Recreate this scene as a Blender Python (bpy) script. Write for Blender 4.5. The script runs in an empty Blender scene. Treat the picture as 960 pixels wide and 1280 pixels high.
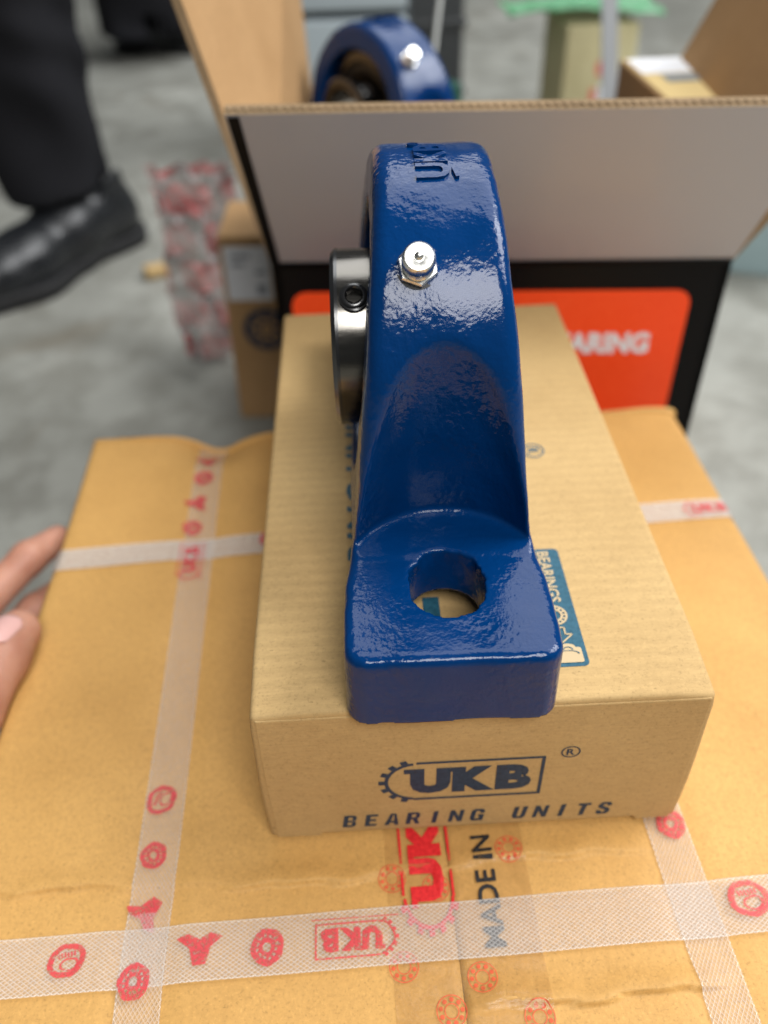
import bpy, math, random
import numpy as np
from mathutils import Vector, Matrix

random.seed(7)
rng = np.random.RandomState(7)
S = bpy.context.scene
C = S.collection
# ------------------------------------------------------------------ camera
# world origin: top of the taped carton, under the front edge of the small box; the floor is FLOOR below it
FLOOR = -0.20
YAW, PITCH, ROLL = 0.0242, 0.7167, -0.0310
cam_d = bpy.data.cameras.new('camera')
cam = bpy.data.objects.new('camera', cam_d)
C.objects.link(cam)
fwd = Vector((math.sin(YAW) * math.cos(PITCH), math.cos(YAW) * math.cos(PITCH), -math.sin(PITCH)))
rt = Vector((math.cos(YAW), -math.sin(YAW), 0))
up = rt.cross(fwd)
rt2 = rt * math.cos(ROLL) + up * math.sin(ROLL)
up2 = -rt * math.sin(ROLL) + up * math.cos(ROLL)
M = Matrix((rt2, up2, -fwd)).transposed().to_4x4()
M.translation = Vector((-0.0345, -0.1635, 0.3060))
cam.matrix_world = M
cam_d.sensor_fit = 'VERTICAL'
cam_d.sensor_height = 24.0
cam_d.lens = 1057.4 / 1280 * 24.0
cam_d.clip_start = 0.01
cam_d.clip_end = 60
cam_d.dof.use_dof = True
cam_d.dof.focus_distance = 0.262
cam_d.dof.aperture_fstop = 3.8
cam_d.dof.aperture_blades = 0
S.camera = cam
# ------------------------------------------------------------------ light and exposure
W = bpy.data.worlds.new('World')
S.world = W
W.use_nodes = True
bg = W.node_tree.nodes['Background']
bg.inputs[0].default_value = (0.93, 0.98, 1.0, 1)
bg.inputs[1].default_value = 0.08


def area(name, loc, target, sx, sy, power, col):
    d = bpy.data.lights.new(name, 'AREA')
    d.shape = 'RECTANGLE'
    d.size, d.size_y = sx, sy
    d.energy = power
    d.color = col
    o = bpy.data.objects.new(name, d)
    C.objects.link(o)
    o.location = loc
    o.rotation_euler = (Vector(target) - Vector(loc)).to_track_quat('-Z', 'Y').to_euler()
    return o


# the shop front behind the photographer, a high opening at the back and one on the right
area('shop_front_light', (0.35, -1.22, 1.95), (0.0, 0.20, 0.05), 1.1, 0.85, 46, (1.0, 0.985, 0.96))
area('back_opening_light', (1.05, 1.75, 2.85), (0.0, 0.2, 0.0), 3.6, 2.4, 90, (0.97, 0.99, 1.0))
area('side_opening_light', (2.15, 0.45, 2.25), (0.0, 0.2, 0.0), 1.5, 1.3, 76, (0.98, 0.99, 1.0))
S.view_settings.view_transform = 'Standard'
S.view_settings.look = 'None'
S.view_settings.exposure = 0.06
S.view_settings.gamma = 1.0
S.view_settings.use_curve_mapping = False
S.render.engine = 'CYCLES'
S.cycles.use_denoising = True
S.cycles.max_bounces = 8
S.cycles.transparent_max_bounces = 16
S.render.resolution_x, S.render.resolution_y = 768, 1024


# ------------------------------------------------------------------ node helpers
class NT:
    def __init__(s, name):
        s.m = bpy.data.materials.new(name)
        s.m.use_nodes = True
        s.t = s.m.node_tree
        s.b = s.t.nodes['Principled BSDF']
        s.out = s.t.nodes['Material Output']

    def n(s, typ, **kw):
        nd = s.t.nodes.new(typ)
        for k, v in kw.items():
            setattr(nd, k, v)
        return nd

    def l(s, a, b):
        s.t.links.new(a, b)

    def coord(s, kind='Object', scale=(1, 1, 1), rot=(0, 0, 0)):
        tc = s.n('ShaderNodeTexCoord')
        mp = s.n('ShaderNodeMapping')
        mp.inputs['Scale'].default_value = scale
        mp.inputs['Rotation'].default_value = rot
        s.l(tc.outputs[kind], mp.inputs[0])
        return mp.outputs[0]

    def noise(s, vec, scale, detail=4, rough=0.55, dist=0.0):
        nd = s.n('ShaderNodeTexNoise')
        nd.inputs['Scale'].default_value = scale
        nd.inputs['Detail'].default_value = detail
        nd.inputs['Roughness'].default_value = rough
        nd.inputs['Distortion'].default_value = dist
        s.l(vec, nd.inputs['Vector'])
        return nd.outputs[0]

    def ramp(s, fac, stops, interp='LINEAR'):
        r = s.n('ShaderNodeValToRGB')
        r.color_ramp.interpolation = interp
        e = r.color_ramp.elements
        while len(e) < len(stops):
            e.new(0.5)
        for i, (p, c) in enumerate(stops):
            e[i].position = p
            e[i].color = (c, c, c, 1) if isinstance(c, (int, float)) else (*c, 1)
        s.l(fac, r.inputs[0])
        return r.outputs[0]

    def mix(s, fac, a, b, mode='MIX'):
        m = s.n('ShaderNodeMix', data_type='RGBA', blend_type=mode)
        for sock, v in ((m.inputs[0], fac), (m.inputs[6], a), (m.inputs[7], b)):
            if isinstance(v, (int, float)):
                sock.default_value = v
            elif isinstance(v, tuple):
                sock.default_value = (*v, 1)
            else:
                s.l(v, sock)
        return m.outputs[2]

    def math(s, op, a, b=0.0, c=None):
        m = s.n('ShaderNodeMath', operation=op)
        for i, v in enumerate((a, b) if c is None else (a, b, c)):
            if isinstance(v, (int, float)):
                m.inputs[i].default_value = v
            else:
                s.l(v, m.inputs[i])
        return m.outputs[0]

    def bump(s, h, dist, strength=1.0, prev=None):
        b = s.n('ShaderNodeBump')
        b.inputs['Distance'].default_value = dist
        b.inputs['Strength'].default_value = strength
        s.l(h, b.inputs['Height'])
        if prev is not None:
            s.l(prev, b.inputs['Normal'])
        s.l(b.outputs[0], s.b.inputs['Normal'])
        return b.outputs[0]

    def col(s, v):
        if isinstance(v, tuple):
            s.b.inputs['Base Color'].default_value = (*v, 1)
        else:
            s.l(v, s.b.inputs['Base Color'])

    def p(s, **kw):
        for k, v in kw.items():
            sock = s.b.inputs[k.replace('_', ' ')]
            if hasattr(v, 'default_value'):
                s.l(v, sock)
            else:
                sock.default_value = v


def plain(name, col, rough=0.5, metal=0.0, **kw):
    t = NT(name)
    t.col(col)
    t.p(Roughness=rough, Metallic=metal, **kw)
    return t.m


# ------------------------------------------------------------------ materials
def mat_blue():
    t = NT('blue_enamel_paint')
    v = t.coord()
    peel = t.noise(t.coord(scale=(1, 1, 0.8)), 430, 1.6, 0.45, 0.1)
    fine = t.noise(v, 1100, 2, 0.5)
    big = t.noise(v, 60, 3)
    t.col(t.mix(big, (0.0003, 0.024, 0.104), (0.0005, 0.030, 0.128)))
    t.p(Roughness=t.ramp(big, [(0.3, 0.09), (0.7, 0.15)]), IOR=1.45, Specular_IOR_Level=0.34)
    # runs of thick paint are smoother than the pebbled cast skin
    h = t.math('MULTIPLY', peel, t.ramp(t.noise(v, 45, 2), [(0.36, 0.22), (0.60, 1.0)]))
    b1 = t.bump(h, 0.0010, 0.34)
    t.bump(fine, 0.0002, 0.35, b1)
    return t.m


def mat_kraft(name, a, b, rough=0.75, streak=(1, 1, 1), fibre=0.6, spec=0.25, flute=None):
    t = NT(name)
    v = t.coord()
    vs = t.coord(scale=streak)
    blot = t.noise(v, 16, 4, 0.6)
    st = t.noise(vs, 240, 4, 0.7)
    speck = t.noise(v, 900, 3, 0.7)
    c = t.mix(t.ramp(blot, [(0.3, 0.0), (0.7, 1.0)]), a, b)
    c = t.mix(t.math('MULTIPLY', t.ramp(st, [(0.42, 0.0), (0.75, 1.0)]), 0.42 * fibre), c, tuple(x * 0.62 for x in a))
    c = t.mix(t.math('MULTIPLY', t.ramp(speck, [(0.3, 1.0), (0.44, 0.0)]), 0.62 * fibre), c, tuple(x * 0.50 for x in a))
    c = t.mix(t.math('MULTIPLY', t.ramp(speck, [(0.58, 0.0), (0.72, 1.0)]), 0.45 * fibre), c, tuple(min(1, x * 1.35) for x in b))
    # a few brown bark flecks and scuffs
    fl = t.noise(t.coord(scale=(1, 2.4, 1)), 420, 2, 0.4)
    c = t.mix(t.math('MULTIPLY', t.ramp(fl, [(0.735, 0.0), (0.76, 1.0)]), 0.5), c, tuple(x * 0.35 for x in a))
    if flute:
        wc = t.n('ShaderNodeTexWave', wave_type='BANDS', bands_direction=flute[0])
        wc.inputs['Scale'].default_value = flute[1]
        wc.inputs['Distortion'].default_value = 1.2
        wc.inputs['Detail'].default_value = 2
        wc.inputs['Detail Scale'].default_value = 3
        t.l(v, wc.inputs['Vector'])
        c = t.mix(t.math('MULTIPLY', wc.outputs[1], 0.13), c, tuple(x * 0.55 for x in a))  # shading of the flutes painted into the colour as darker stripes
    t.col(c)
    t.p(Roughness=rough, Specular_IOR_Level=spec)
    b1 = t.bump(speck, 0.00016, 0.55)
    b2 = t.bump(t.noise(v, 38, 3), 0.0012, 0.5, b1)
    if flute:
        w = t.n('ShaderNodeTexWave', wave_type='BANDS', bands_direction=flute[0])
        w.inputs['Scale'].default_value = flute[1]
        w.inputs['Distortion'].default_value = 0.6
        w.inputs['Detail'].default_value = 1
        t.l(v, w.inputs['Vector'])
        t.bump(w.outputs[1], 0.00022, 0.6, b2)
    return t.m


def mat_ink(name, col, rough=0.55, wear=0.35, alpha=1.0, scale=700, lo=0.24):
    t = NT(name)
    v = t.coord()
    n1 = t.noise(v, scale, 3, 0.7)
    t.col(t.mix(t.ramp(n1, [(0.35, 0.0), (0.7, 1.0)]), col, tuple(min(1, x * 1.4 + 0.01) for x in col)))
    t.p(Roughness=rough, Specular_IOR_Level=0.3)
    t.p(Alpha=t.ramp(n1, [(lo, alpha * (1 - wear)), (lo + 0.18, alpha)]))
    return t.m


def mat_strap(name, base, lines, tint, width):
    """milky polypropylene strap with an embossed criss-cross, see-through between the ribs"""
    t = NT(name)
    uv = t.n('ShaderNodeUVMap')
    sep = t.n('ShaderNodeSeparateXYZ')
    t.l(uv.outputs[0], sep.inputs[0])
    u, v = sep.outputs[0], sep.outputs[1]
    wob = t.noise(uv.outputs[0], 90, 2)
    k = 2 * math.pi / 0.0022
    a = t.math('ADD', t.math('MULTIPLY', u, k), t.math('MULTIPLY', wob, 1.2))
    b = t.math('MULTIPLY', v, k * 1.45)
    s1 = t.math('SINE', t.math('ADD', a, b))
    s2 = t.math('SINE', t.math('SUBTRACT', a, b))
    mx = t.math('MAXIMUM', s1, s2)
    rib = t.ramp(mx, [(0.80, 0.0), (1.0, 1.0)])
    blotch = t.noise(uv.outputs[0], 320, 4, 0.65)
    fac = t.math('ADD', t.math('MULTIPLY', rib, lines - base), t.math('MULTIPLY', t.ramp(blotch, [(0.3, 0.82), (0.7, 1.18)]), base))
    edge = t.math('GREATER_THAN', t.math('ABSOLUTE', v), width / 2 - 0.00055)
    fac = t.math('MINIMUM', t.math('ADD', fac, t.math('MULTIPLY', edge, 0.16)), 1.0)
    t.col(t.mix(rib, tint, (0.90, 0.885, 0.86)))
    t.p(Roughness=0.22, IOR=1.49, Alpha=fac, Specular_IOR_Level=0.7)
    t.bump(mx, 0.00025, 0.8)
    return t.m


def mat_tape():
    t = NT('clear_packing_tape')
    v = t.coord()
    n1 = t.noise(v, 120, 4, 0.6, 1.0)
    t.col((0.50, 0.275, 0.085))
    t.p(Roughness=0.16, Alpha=t.ramp(n1, [(0.35, 0.16), (0.7, 0.34)]), Specular_IOR_Level=0.6)
    t.bump(n1, 0.0010, 0.5)
    return t.m


def mat_concrete():
    t = NT('smooth_concrete')
    v = t.coord()
    big = t.noise(v, 2.2, 6, 0.62, 0.5)
    mid = t.noise(v, 14, 5, 0.65)
    fine = t.noise(v, 170, 4, 0.7)
    c = t.mix(t.ramp(big, [(0.32, 0.0), (0.68, 1.0)]), (0.225, 0.225, 0.200), (0.39, 0.39, 0.350))
    c = t.mix(t.math('MULTIPLY', t.ramp(mid, [(0.40, 1.0), (0.56, 0.0)]), 0.60), c, (0.17, 0.165, 0.14))
    c = t.mix(t.math('MULTIPLY', t.ramp(fine, [(0.60, 0.0), (0.72, 1.0)]), 0.4), c, (0.58, 0.58, 0.55))
    st = t.noise(t.coord(scale=(1, 0.55, 1), rot=(0, 0, 0.5)), 4.5, 4, 0.6, 1.2)
    c = t.mix(t.math('MULTIPLY', t.ramp(st, [(0.60, 0.0), (0.70, 1.0)]), 0.55), c, (0.17, 0.145, 0.105))
    t.col(c)
    t.p(Roughness=t.ramp(mid, [(0.3, 0.42), (0.7, 0.7)]), Specular_IOR_Level=0.4)
    t.bump(fine, 0.002, 0.4)
    return t.m


def mat_steel(name, col, rough, aniso=0.0, grain=None):
    t = NT(name)
    v = t.coord()
    n1 = t.noise(t.coord(scale=grain or (1, 1, 1)), 500, 3, 0.6)
    t.col(t.mix(n1, tuple(x * 0.85 for x in col), col))
    t.p(Metallic=1.0, Roughness=t.ramp(n1, [(0.3, rough * 0.8), (0.7, rough * 1.25)]))
    t.bump(n1, 0.00006, 0.4)
    return t.m


def mat_skin():
    t = NT('skin')
    v = t.coord()
    n1 = t.noise(v, 55, 4, 0.6)
    n2 = t.noise(t.coord(scale=(1, 2.2, 1)), 420, 4, 0.65, 0.4)
    t.col(t.mix(t.ramp(n1, [(0.3, 0.0), (0.7, 1.0)]), (0.42, 0.185, 0.120), (0.56, 0.285, 0.195)))
    t.p(Roughness=0.48, Subsurface_Weight=0.25, Subsurface_Radius=(0.006, 0.002, 0.001), Subsurface_Scale=1.0)
    t.bump(n2, 0.0008, 0.5)
    return t.m


def mat_wrap():
    """crumpled clear film printed with red blocks"""
    t = NT('red_printed_film')
    uv = t.n('ShaderNodeUVMap')
    br = t.n('ShaderNodeTexBrick')
    br.inputs['Scale'].default_value = 1.0
    br.inputs['Color1'].default_value = (0.30, 0.010, 0.015, 1)
    br.inputs['Color2'].default_value = (0.36, 0.018, 0.022, 1)
    br.inputs['Mortar'].default_value = (0.24, 0.22, 0.215, 1)
    br.inputs['Mortar Size'].default_value = 0.005
    br.inputs['Brick Width'].default_value = 0.052
    br.inputs['Row Height'].default_value = 0.040
    t.l(uv.outputs[0], br.inputs['Vector'])
    n1 = t.noise(uv.outputs[0], 45, 3, 0.6)
    t.col(t.mix(t.ramp(n1, [(0.57, 0.0), (0.66, 0.6)]), br.outputs[0], (0.28, 0.22, 0.21)))
    t.p(Roughness=0.14, Specular_IOR_Level=0.7, Alpha=t.ramp(t.noise(uv.outputs[0], 22, 2), [(0.35, 0.40), (0.6, 0.88)]))
    return t.m


BLUE = mat_blue()
KRAFT = mat_kraft('kraft_board', (0.48, 0.315, 0.135), (0.56, 0.380, 0.170), streak=(0.6, 6, 6), fibre=0.75, flute=('Y', 55))
CARTON = mat_kraft('orange_kraft_board', (0.52, 0.285, 0.082), (0.62, 0.352, 0.108), streak=(2, 1.5, 1), fibre=0.85, rough=0.62, spec=0.35)
BROWN = mat_kraft('brown_board', (0.40, 0.235, 0.105), (0.47, 0.285, 0.135), fibre=0.5)
CUT = mat_kraft('board_cut_edge', (0.24, 0.165, 0.09), (0.36, 0.25, 0.145), streak=(6, 6, 0.5), fibre=1.0)
NAVY = mat_ink('navy_print', (0.012, 0.030, 0.060))
TEAL = mat_ink('teal_print', (0.014, 0.075, 0.115), wear=0.2)
REDINK = mat_ink('red_print', (0.52, 0.012, 0.014), wear=0.25)
ORINK = mat_ink('orange_tape_print', (0.62, 0.085, 0.035), wear=0.4, alpha=0.75, scale=400)
BLACKINK = mat_ink('black_print', (0.012, 0.012, 0.014), wear=0.3)
STRAPRED = mat_ink('strap_red_print', (0.56, 0.035, 0.055), wear=0.75, alpha=0.74, rough=0.3, scale=760, lo=0.32)
STRAP = mat_strap('milky_strap_plastic', 0.27, 0.47, (0.74, 0.70, 0.67), 0.0195)
STRAPF = mat_strap('far_strap_plastic', 0.45, 0.60, (0.76, 0.73, 0.70), 0.0150)
STRAP2 = mat_strap('thin_strap_plastic', 0.20, 0.34, (0.72, 0.68, 0.65), 0.0155)
TAPE = mat_tape()
CONCRETE = mat_concrete()
DARKSTEEL = mat_steel('dark_ground_steel', (0.17, 0.16, 0.145), 0.19, grain=(0.15, 1, 1))
BLACKSTEEL = plain('blackened_steel', (0.012, 0.012, 0.013), 0.22, 0.0, IOR=1.8)
ZINC = mat_steel('zinc_plate', (0.80, 0.80, 0.77), 0.26)
RUBBER = plain('black_seal', (0.010, 0.010, 0.011), 0.5)
SKIN = mat_skin()
NAIL = plain('nail', (0.72, 0.42, 0.38), 0.22, Coat_Weight=0.4)
PBLACK = plain('black_printed_board', (0.003, 0.003, 0.0035), 0.5, Specular_IOR_Level=0.18)
PRED = mat_ink('orange_red_printed_board', (0.92, 0.065, 0.010), wear=0.0, rough=0.4)
PGREY = NT('grey_printed_board')
PGREY.col(PGREY.mix(PGREY.noise(PGREY.coord(), 9, 3), (0.53, 0.535, 0.58), (0.57, 0.575, 0.62)))
PGREY.p(Roughness=0.38, Coat_Weight=0.2)
PGREY = PGREY.m
WHITE = plain('white_label_paper', (0.78, 0.79, 0.82), 0.6)
WRAP = mat_wrap()


# ------------------------------------------------------------------ object helpers
def mesh_obj(name, verts, faces, mat, parent=None, smooth=False, uv=None):
    me = bpy.data.meshes.new(name)
    me.from_pydata([tuple(v) for v in verts], [], [tuple(f) for f in faces])
    me.update()
    if mat:
        me.materials.append(mat)
    if smooth:
        me.polygons.foreach_set('use_smooth', [True] * len(me.polygons))
    if uv is not None:
        lay = me.uv_layers.new(name='UVMap')
        for lp in me.loops:
            lay.data[lp.index].uv = uv[lp.vertex_index]
    o = bpy.data.objects.new(name, me)
    C.objects.link(o)
    o.parent = parent
    return o


def tag(o, label, cat=None, group=None, kind=None):
    if label:
        o['label'] = label
    if cat:
        o['category'] = cat
    if group:
        o['group'] = group
    if kind:
        o['kind'] = kind
    return o


def empty(name, loc=(0, 0, 0), rz=0.0, rot=None):
    o = bpy.data.objects.new(name, None)
    o.empty_display_size = 0.02
    C.objects.link(o)
    o.location = loc
    o.rotation_euler = rot if rot else (0, 0, rz)
    return o


def copy_tree(o, parent=None):
    c = o.copy()
    C.objects.link(c)
    c.parent = parent
    for ch in o.children:
        copy_tree(ch, c)
    return c


def bevel_box(size, r, seg=3, jitter=0.0, sub=0):
    """rounded box centred in x/y with its base at z 0, as verts and faces"""
    import bmesh
    bm = bmesh.new()
    bmesh.ops.create_cube(bm, size=1.0)
    bmesh.ops.scale(bm, vec=size, verts=bm.verts)
    bmesh.ops.translate(bm, vec=(0, 0, size[2] / 2), verts=bm.verts)
    if sub:
        bmesh.ops.subdivide_edges(bm, edges=bm.edges[:], cuts=sub, use_grid_fill=True)
    sharp = [e for e in bm.edges if e.calc_face_angle(0) > 0.5]
    bmesh.ops.bevel(bm, geom=sharp, offset=r, segments=seg, affect='EDGES', profile=0.6)
    bm.normal_update()
    vs = [list(v.co) for v in bm.verts]
    bm.verts.index_update()
    fs = [[v.index for v in f.verts] for f in bm.faces]
    bm.free()
    if jitter:
        for v in vs:
            for k in range(3):
                v[k] += jitter * (math.sin(v[0] * 61 + k * 2) + math.sin(v[1] * 47 + k) + math.sin(v[2] * 83 + k * 3)) / 3
    return vs, fs


def box_obj(name, size, r, mat, parent, loc=(0, 0, 0), rot=None, jitter=0.0, sub=0):
    vs, fs = bevel_box(size, r, 3, jitter, sub)
    o = mesh_obj(name, vs, fs, mat, parent, smooth=True)
    o.location = loc
    if rot:
        o.rotation_euler = rot
    o.data.set_sharp_from_angle(angle=0.9)
    return o


def panel(name, quad, th, mat, parent, edge_mat=None, back_mat=None):
    """a board of thickness th from four corners (counter-clockwise seen from its face), the cut edge in its own colour"""
    q = [Vector(p) for p in quad]
    nn = (q[1] - q[0]).cross(q[3] - q[0]).normalized()
    vs = [tuple(p) for p in q] + [tuple(p - nn * th) for p in q]
    fs = [(0, 1, 2, 3), (7, 6, 5, 4)] + [(i, i + 4, (i + 1) % 4 + 4, (i + 1) % 4) for i in range(4)]
    o = mesh_obj(name, vs, fs, mat, parent)
    if edge_mat:
        o.data.materials.append(edge_mat)
        for f in o.data.polygons:
            if f.index >= 2:
                f.material_index = 1
        if back_mat:
            o.data.materials.append(back_mat)
            o.data.polygons[1].material_index = 2
    return o


def lathe(prof, n=48, axis='x', closed=False):
    """spin (a, r) pairs round an axis"""
    vs, fs = [], []
    m = len(prof)
    for i in range(n):
        t = 2 * math.pi * i / n
        for a, r in prof:
            if axis == 'x':
                vs.append((a, r * math.cos(t), r * math.sin(t)))
            else:
                vs.append((r * math.cos(t), r * math.sin(t), a))
    for i in range(n):
        j = (i + 1) % n
        for k in range(m if closed else m - 1):
            l = (k + 1) % m
            fs.append((i * m + k, j * m + k, j * m + l, i * m + l))
    return vs, fs


def lathe_obj(name, prof, mat, parent, n=48, axis='x', closed=False, ang=0.6):
    vs, fs = lathe(prof, n, axis, closed)
    if axis != 'x':
        fs = [f[::-1] for f in fs] if False else fs
    o = mesh_obj(name, vs, fs, mat, parent, smooth=True)
    import bmesh
    bm = bmesh.new()
    bm.from_mesh(o.data)
    bmesh.ops.remove_doubles(bm, verts=bm.verts, dist=1e-6)
    bmesh.ops.recalc_face_normals(bm, faces=bm.faces)
    bm.to_mesh(o.data)
    bm.free()
    o.data.set_sharp_from_angle(angle=ang)
    return o


# signed distance fields meshed by surface nets: used for the casting, the hand and the shoes
def surface_net(f, org, h):
    s = f < 0
    nx, ny, nz = [k - 1 for k in f.shape]
    acc = np.zeros((nx, ny, nz, 3), np.float32)
    cnt = np.zeros((nx, ny, nz), np.float32)
    cor = [(i, j, k) for i in (0, 1) for j in (0, 1) for k in (0, 1)]

    def sl(a, c):
        return a[c[0]:c[0] + nx, c[1]:c[1] + ny, c[2]:c[2] + nz]
    for c in cor:
        for ax in range(3):
            if c[ax] == 0:
                d = list(c)
                d[ax] = 1
                fa, fb = sl(f, c), sl(f, d)
                x = sl(s, c) != sl(s, d)
                t = np.where(x, fa / np.where(x, fa - fb, 1), 0)
                cnt += x
                for b in range(3):
                    acc[..., b] += np.where(x, c[b] + (t if b == ax else 0), 0)
    act = cnt > 0
    ids = -np.ones(act.shape, np.int64)
    ids[act] = np.arange(act.sum())
    base = np.stack(np.nonzero(act), 1)
    V = (base + acc[act] / cnt[act][:, None]) * h + np.array(org)
    F = []
    for ax in range(3):
        a, b = [k for k in range(3) if k != ax]
        lo = [slice(1, -1)] * 3
        lo[ax] = slice(0, -1)
        hi = [slice(1, -1)] * 3
        hi[ax] = slice(1, None)
        s0, s1 = s[tuple(lo)], s[tuple(hi)]
        P = np.stack(np.nonzero(s0 != s1), 1)
        flip = s0[s0 != s1]
        off = np.ones(3, int)
        off[ax] = 0
        P = P + off
        ea, eb = np.eye(3, dtype=int)[a], np.eye(3, dtype=int)[b]
        g = lambda Q: ids[Q[:, 0], Q[:, 1], Q[:, 2]]
        q = np.stack([g(P - ea - eb), g(P - eb), g(P), g(P - ea)], 1)
        if ax == 1:
            flip = ~flip
        q[~flip] = q[~flip][:, ::-1]
        F.append(q)
    return V, np.concatenate(F)


def sdf_obj(name, fn, lo, hi, h, mat, parent=None):
    ax = [np.arange(lo[k], hi[k] + h, h, dtype=np.float32) for k in range(3)]
    X, Y, Z = np.meshgrid(*ax, indexing='ij')
    V, F = surface_net(fn(X, Y, Z), lo, h)
    me = bpy.data.meshes.new(name)
    me.vertices.add(len(V))
    me.vertices.foreach_set('co', V.astype(np.float32).ravel())
    me.loops.add(F.size)
    me.loops.foreach_set('vertex_index', F.astype(np.int32).ravel())
    me.polygons.add(len(F))
    me.polygons.foreach_set('loop_start', np.arange(0, F.size, 4, dtype=np.int32))
    me.polygons.foreach_set('use_smooth', np.ones(len(F), bool))
    me.update(calc_edges=True)
    me.validate()
    me.materials.append(mat)
    o = bpy.data.objects.new(name, me)
    C.objects.link(o)
    o.parent = parent
    return o


def smin(a, b, k):
    h = np.clip(0.5 + 0.5 * (b - a) / k, 0, 1)
    return b + (a - b) * h - k * h * (1 - h)


def smax(a, b, k):
    return -smin(-a, -b, k)


def capsule(X, Y, Z, a, b, ra, rb):
    a, b = np.array(a), np.array(b)
    d = b - a
    t = np.clip(((X - a[0]) * d[0] + (Y - a[1]) * d[1] + (Z - a[2]) * d[2]) / (d @ d), 0, 1)
    return np.sqrt((X - a[0] - t * d[0]) ** 2 + (Y - a[1] - t * d[1]) ** 2 + (Z - a[2] - t * d[2]) ** 2) - (ra + (rb - ra) * t)


def wobble(X, Y, Z, f, amp, seed):
    r = np.random.RandomState(seed)
    o = 0
    for i in range(5):
        k = r.normal(size=3) * f
        o = o + np.sin(k[0] * X + k[1] * Y + k[2] * Z + r.uniform(0, 6.28))
    return o * (amp / 5)


# ---- flat print: 2D outlines collected as (verts, faces)
def text2d(s, w=None, h=None, bold=0.0, shear=0.0, space=1.0):
    cu = bpy.data.curves.new('t', 'FONT')
    cu.body = s
    cu.size = 1.0
    cu.offset = bold
    cu.shear = shear
    cu.space_character = space
    cu.resolution_u = 3
    ob = bpy.data.objects.new('t', cu)
    C.objects.link(ob)
    dg = bpy.context.evaluated_depsgraph_get()
    me = bpy.data.meshes.new_from_object(ob.evaluated_get(dg))
    V = np.array([v.co[:2] for v in me.vertices])
    F = [list(p.vertices) for p in me.polygons]
    bpy.data.objects.remove(ob)
    bpy.data.curves.remove(cu)
    bpy.data.meshes.remove(me)
    lo, hi = V.min(0), V.max(0)
    V = V - (lo + hi) / 2
    sx = (w / (hi - lo)[0]) if w else None
    sy = (h / (hi - lo)[1]) if h else None
    sx = sx or sy
    sy = sy or sx
    return V * [sx, sy], F


def merge(*parts):
    V, F, n = [], [], 0
    for v, f in parts:
        v = np.asarray(v, float)
        V.append(v)
        F += [[i + n for i in q] for q in f]
        n += len(v)
    return np.concatenate(V), F


def shift(p, dx, dy, rot=0.0, sc=1.0):
    v, f = p
    v = np.asarray(v, float) * sc
    c, s = math.cos(rot), math.sin(rot)
    return np.stack([v[:, 0] * c - v[:, 1] * s + dx, v[:, 0] * s + v[:, 1] * c + dy], 1), f


def rect(x0, y0, x1, y1):
    return [(x0, y0), (x1, y0), (x1, y1), (x0, y1)], [[0, 1, 2, 3]]


def line(a, b, w):
    a, b = np.array(a, float), np.array(b, float)
    d = (b - a) / np.linalg.norm(b - a)
    n = np.array([-d[1], d[0]]) * w / 2
    return [a - n, b - n, b + n, a + n], [[0, 1, 2, 3]]


def ring(r0, r1, a0=0.0, a1=2 * math.pi, n=28, sx=1.0, sy=1.0):
    V, F = [], []
    full = abs(a1 - a0 - 2 * math.pi) < 1e-6
    for i in range(n + 1):
        t = a0 + (a1 - a0) * i / n
        V += [(r0 * math.cos(t) * sx, r0 * math.sin(t) * sy), (r1 * math.cos(t) * sx, r1 * math.sin(t) * sy)]
    for i in range(n):
        F.append([2 * i, 2 * i + 1, 2 * i + 3, 2 * i + 2])
    return V, F


def disc(r, n=12):
    return [(r * math.cos(6.2832 * i / n), r * math.sin(6.2832 * i / n)) for i in range(n)], [list(range(n))]


def round_rect(x0, y0, x1, y1, r, n=6):
    V = []
    for cx, cy, a in ((x1 - r, y1 - r, 0), (x0 + r, y1 - r, 90), (x0 + r, y0 + r, 180), (x1 - r, y0 + r, 270)):
        for i in range(n + 1):
            t = math.radians(a + 90 * i / n)
            V.append((cx + r * math.cos(t), cy + r * math.sin(t)))
    return V, [list(range(len(V)))]


def logo2d(w, letters=True, lw=0.028):
    """the gear-and-frame mark with its three letters, w wide, centred"""
    L = []
    # unit design: 57 wide, 24 tall
    L.append(line((-17, 11.6), (28.5, 11.6), 1.25))
    L.append(line((-18, -11.6), (28.5, -11.6), 1.25))
    L.append(line((27.9, -10.95), (27.9, 10.95), 1.25))
    L.append(shift(ring(10.6, 12.0, math.radians(98), math.radians(262), 26), -16.5, 0))
    for a in (112, 134, 157, 180, 203, 226, 248):
        t = math.radians(a)
        L.append(line((-16.5 + 12.0 * math.cos(t), 12.0 * math.sin(t)), (-16.5 + 14.1 * math.cos(t), 14.1 * math.sin(t)), 2.5))
    if letters:
        # U with the clipped serif, K and B
        L.append(shift(text2d('U', 14.5, 16, 0.085), -12.0, 0))
        L.append(line((-21.4, 6.6), (-19.25, 6.6), 2.8))
        L.append(shift(text2d('K', 15.5, 16, 0.085), 3.6, 0))
        L.append(line((-4.72, 6.6), (-4.17, 6.6), 2.8))
        L.append(shift(text2d('B', 13, 16, 0.06), 18.0, 0))
    v, f = merge(*L)
    return v * (w / 59.0), f


def gear_ring2d(r):
    L = [ring(r * 0.93, r, n=24), ring(r * 0.42, r * 0.49, n=20)]
    for i in range(9):
        t = 6.2832 * i / 9
        L.append(shift(disc(r * 0.155, 8), r * 0.71 * math.cos(t), r * 0.71 * math.sin(t)))
    return merge(*L)


def registered2d(r):
    return merge(ring(r * 0.84, r, n=24), text2d('R', h=r * 1.05, bold=0.02))


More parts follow.
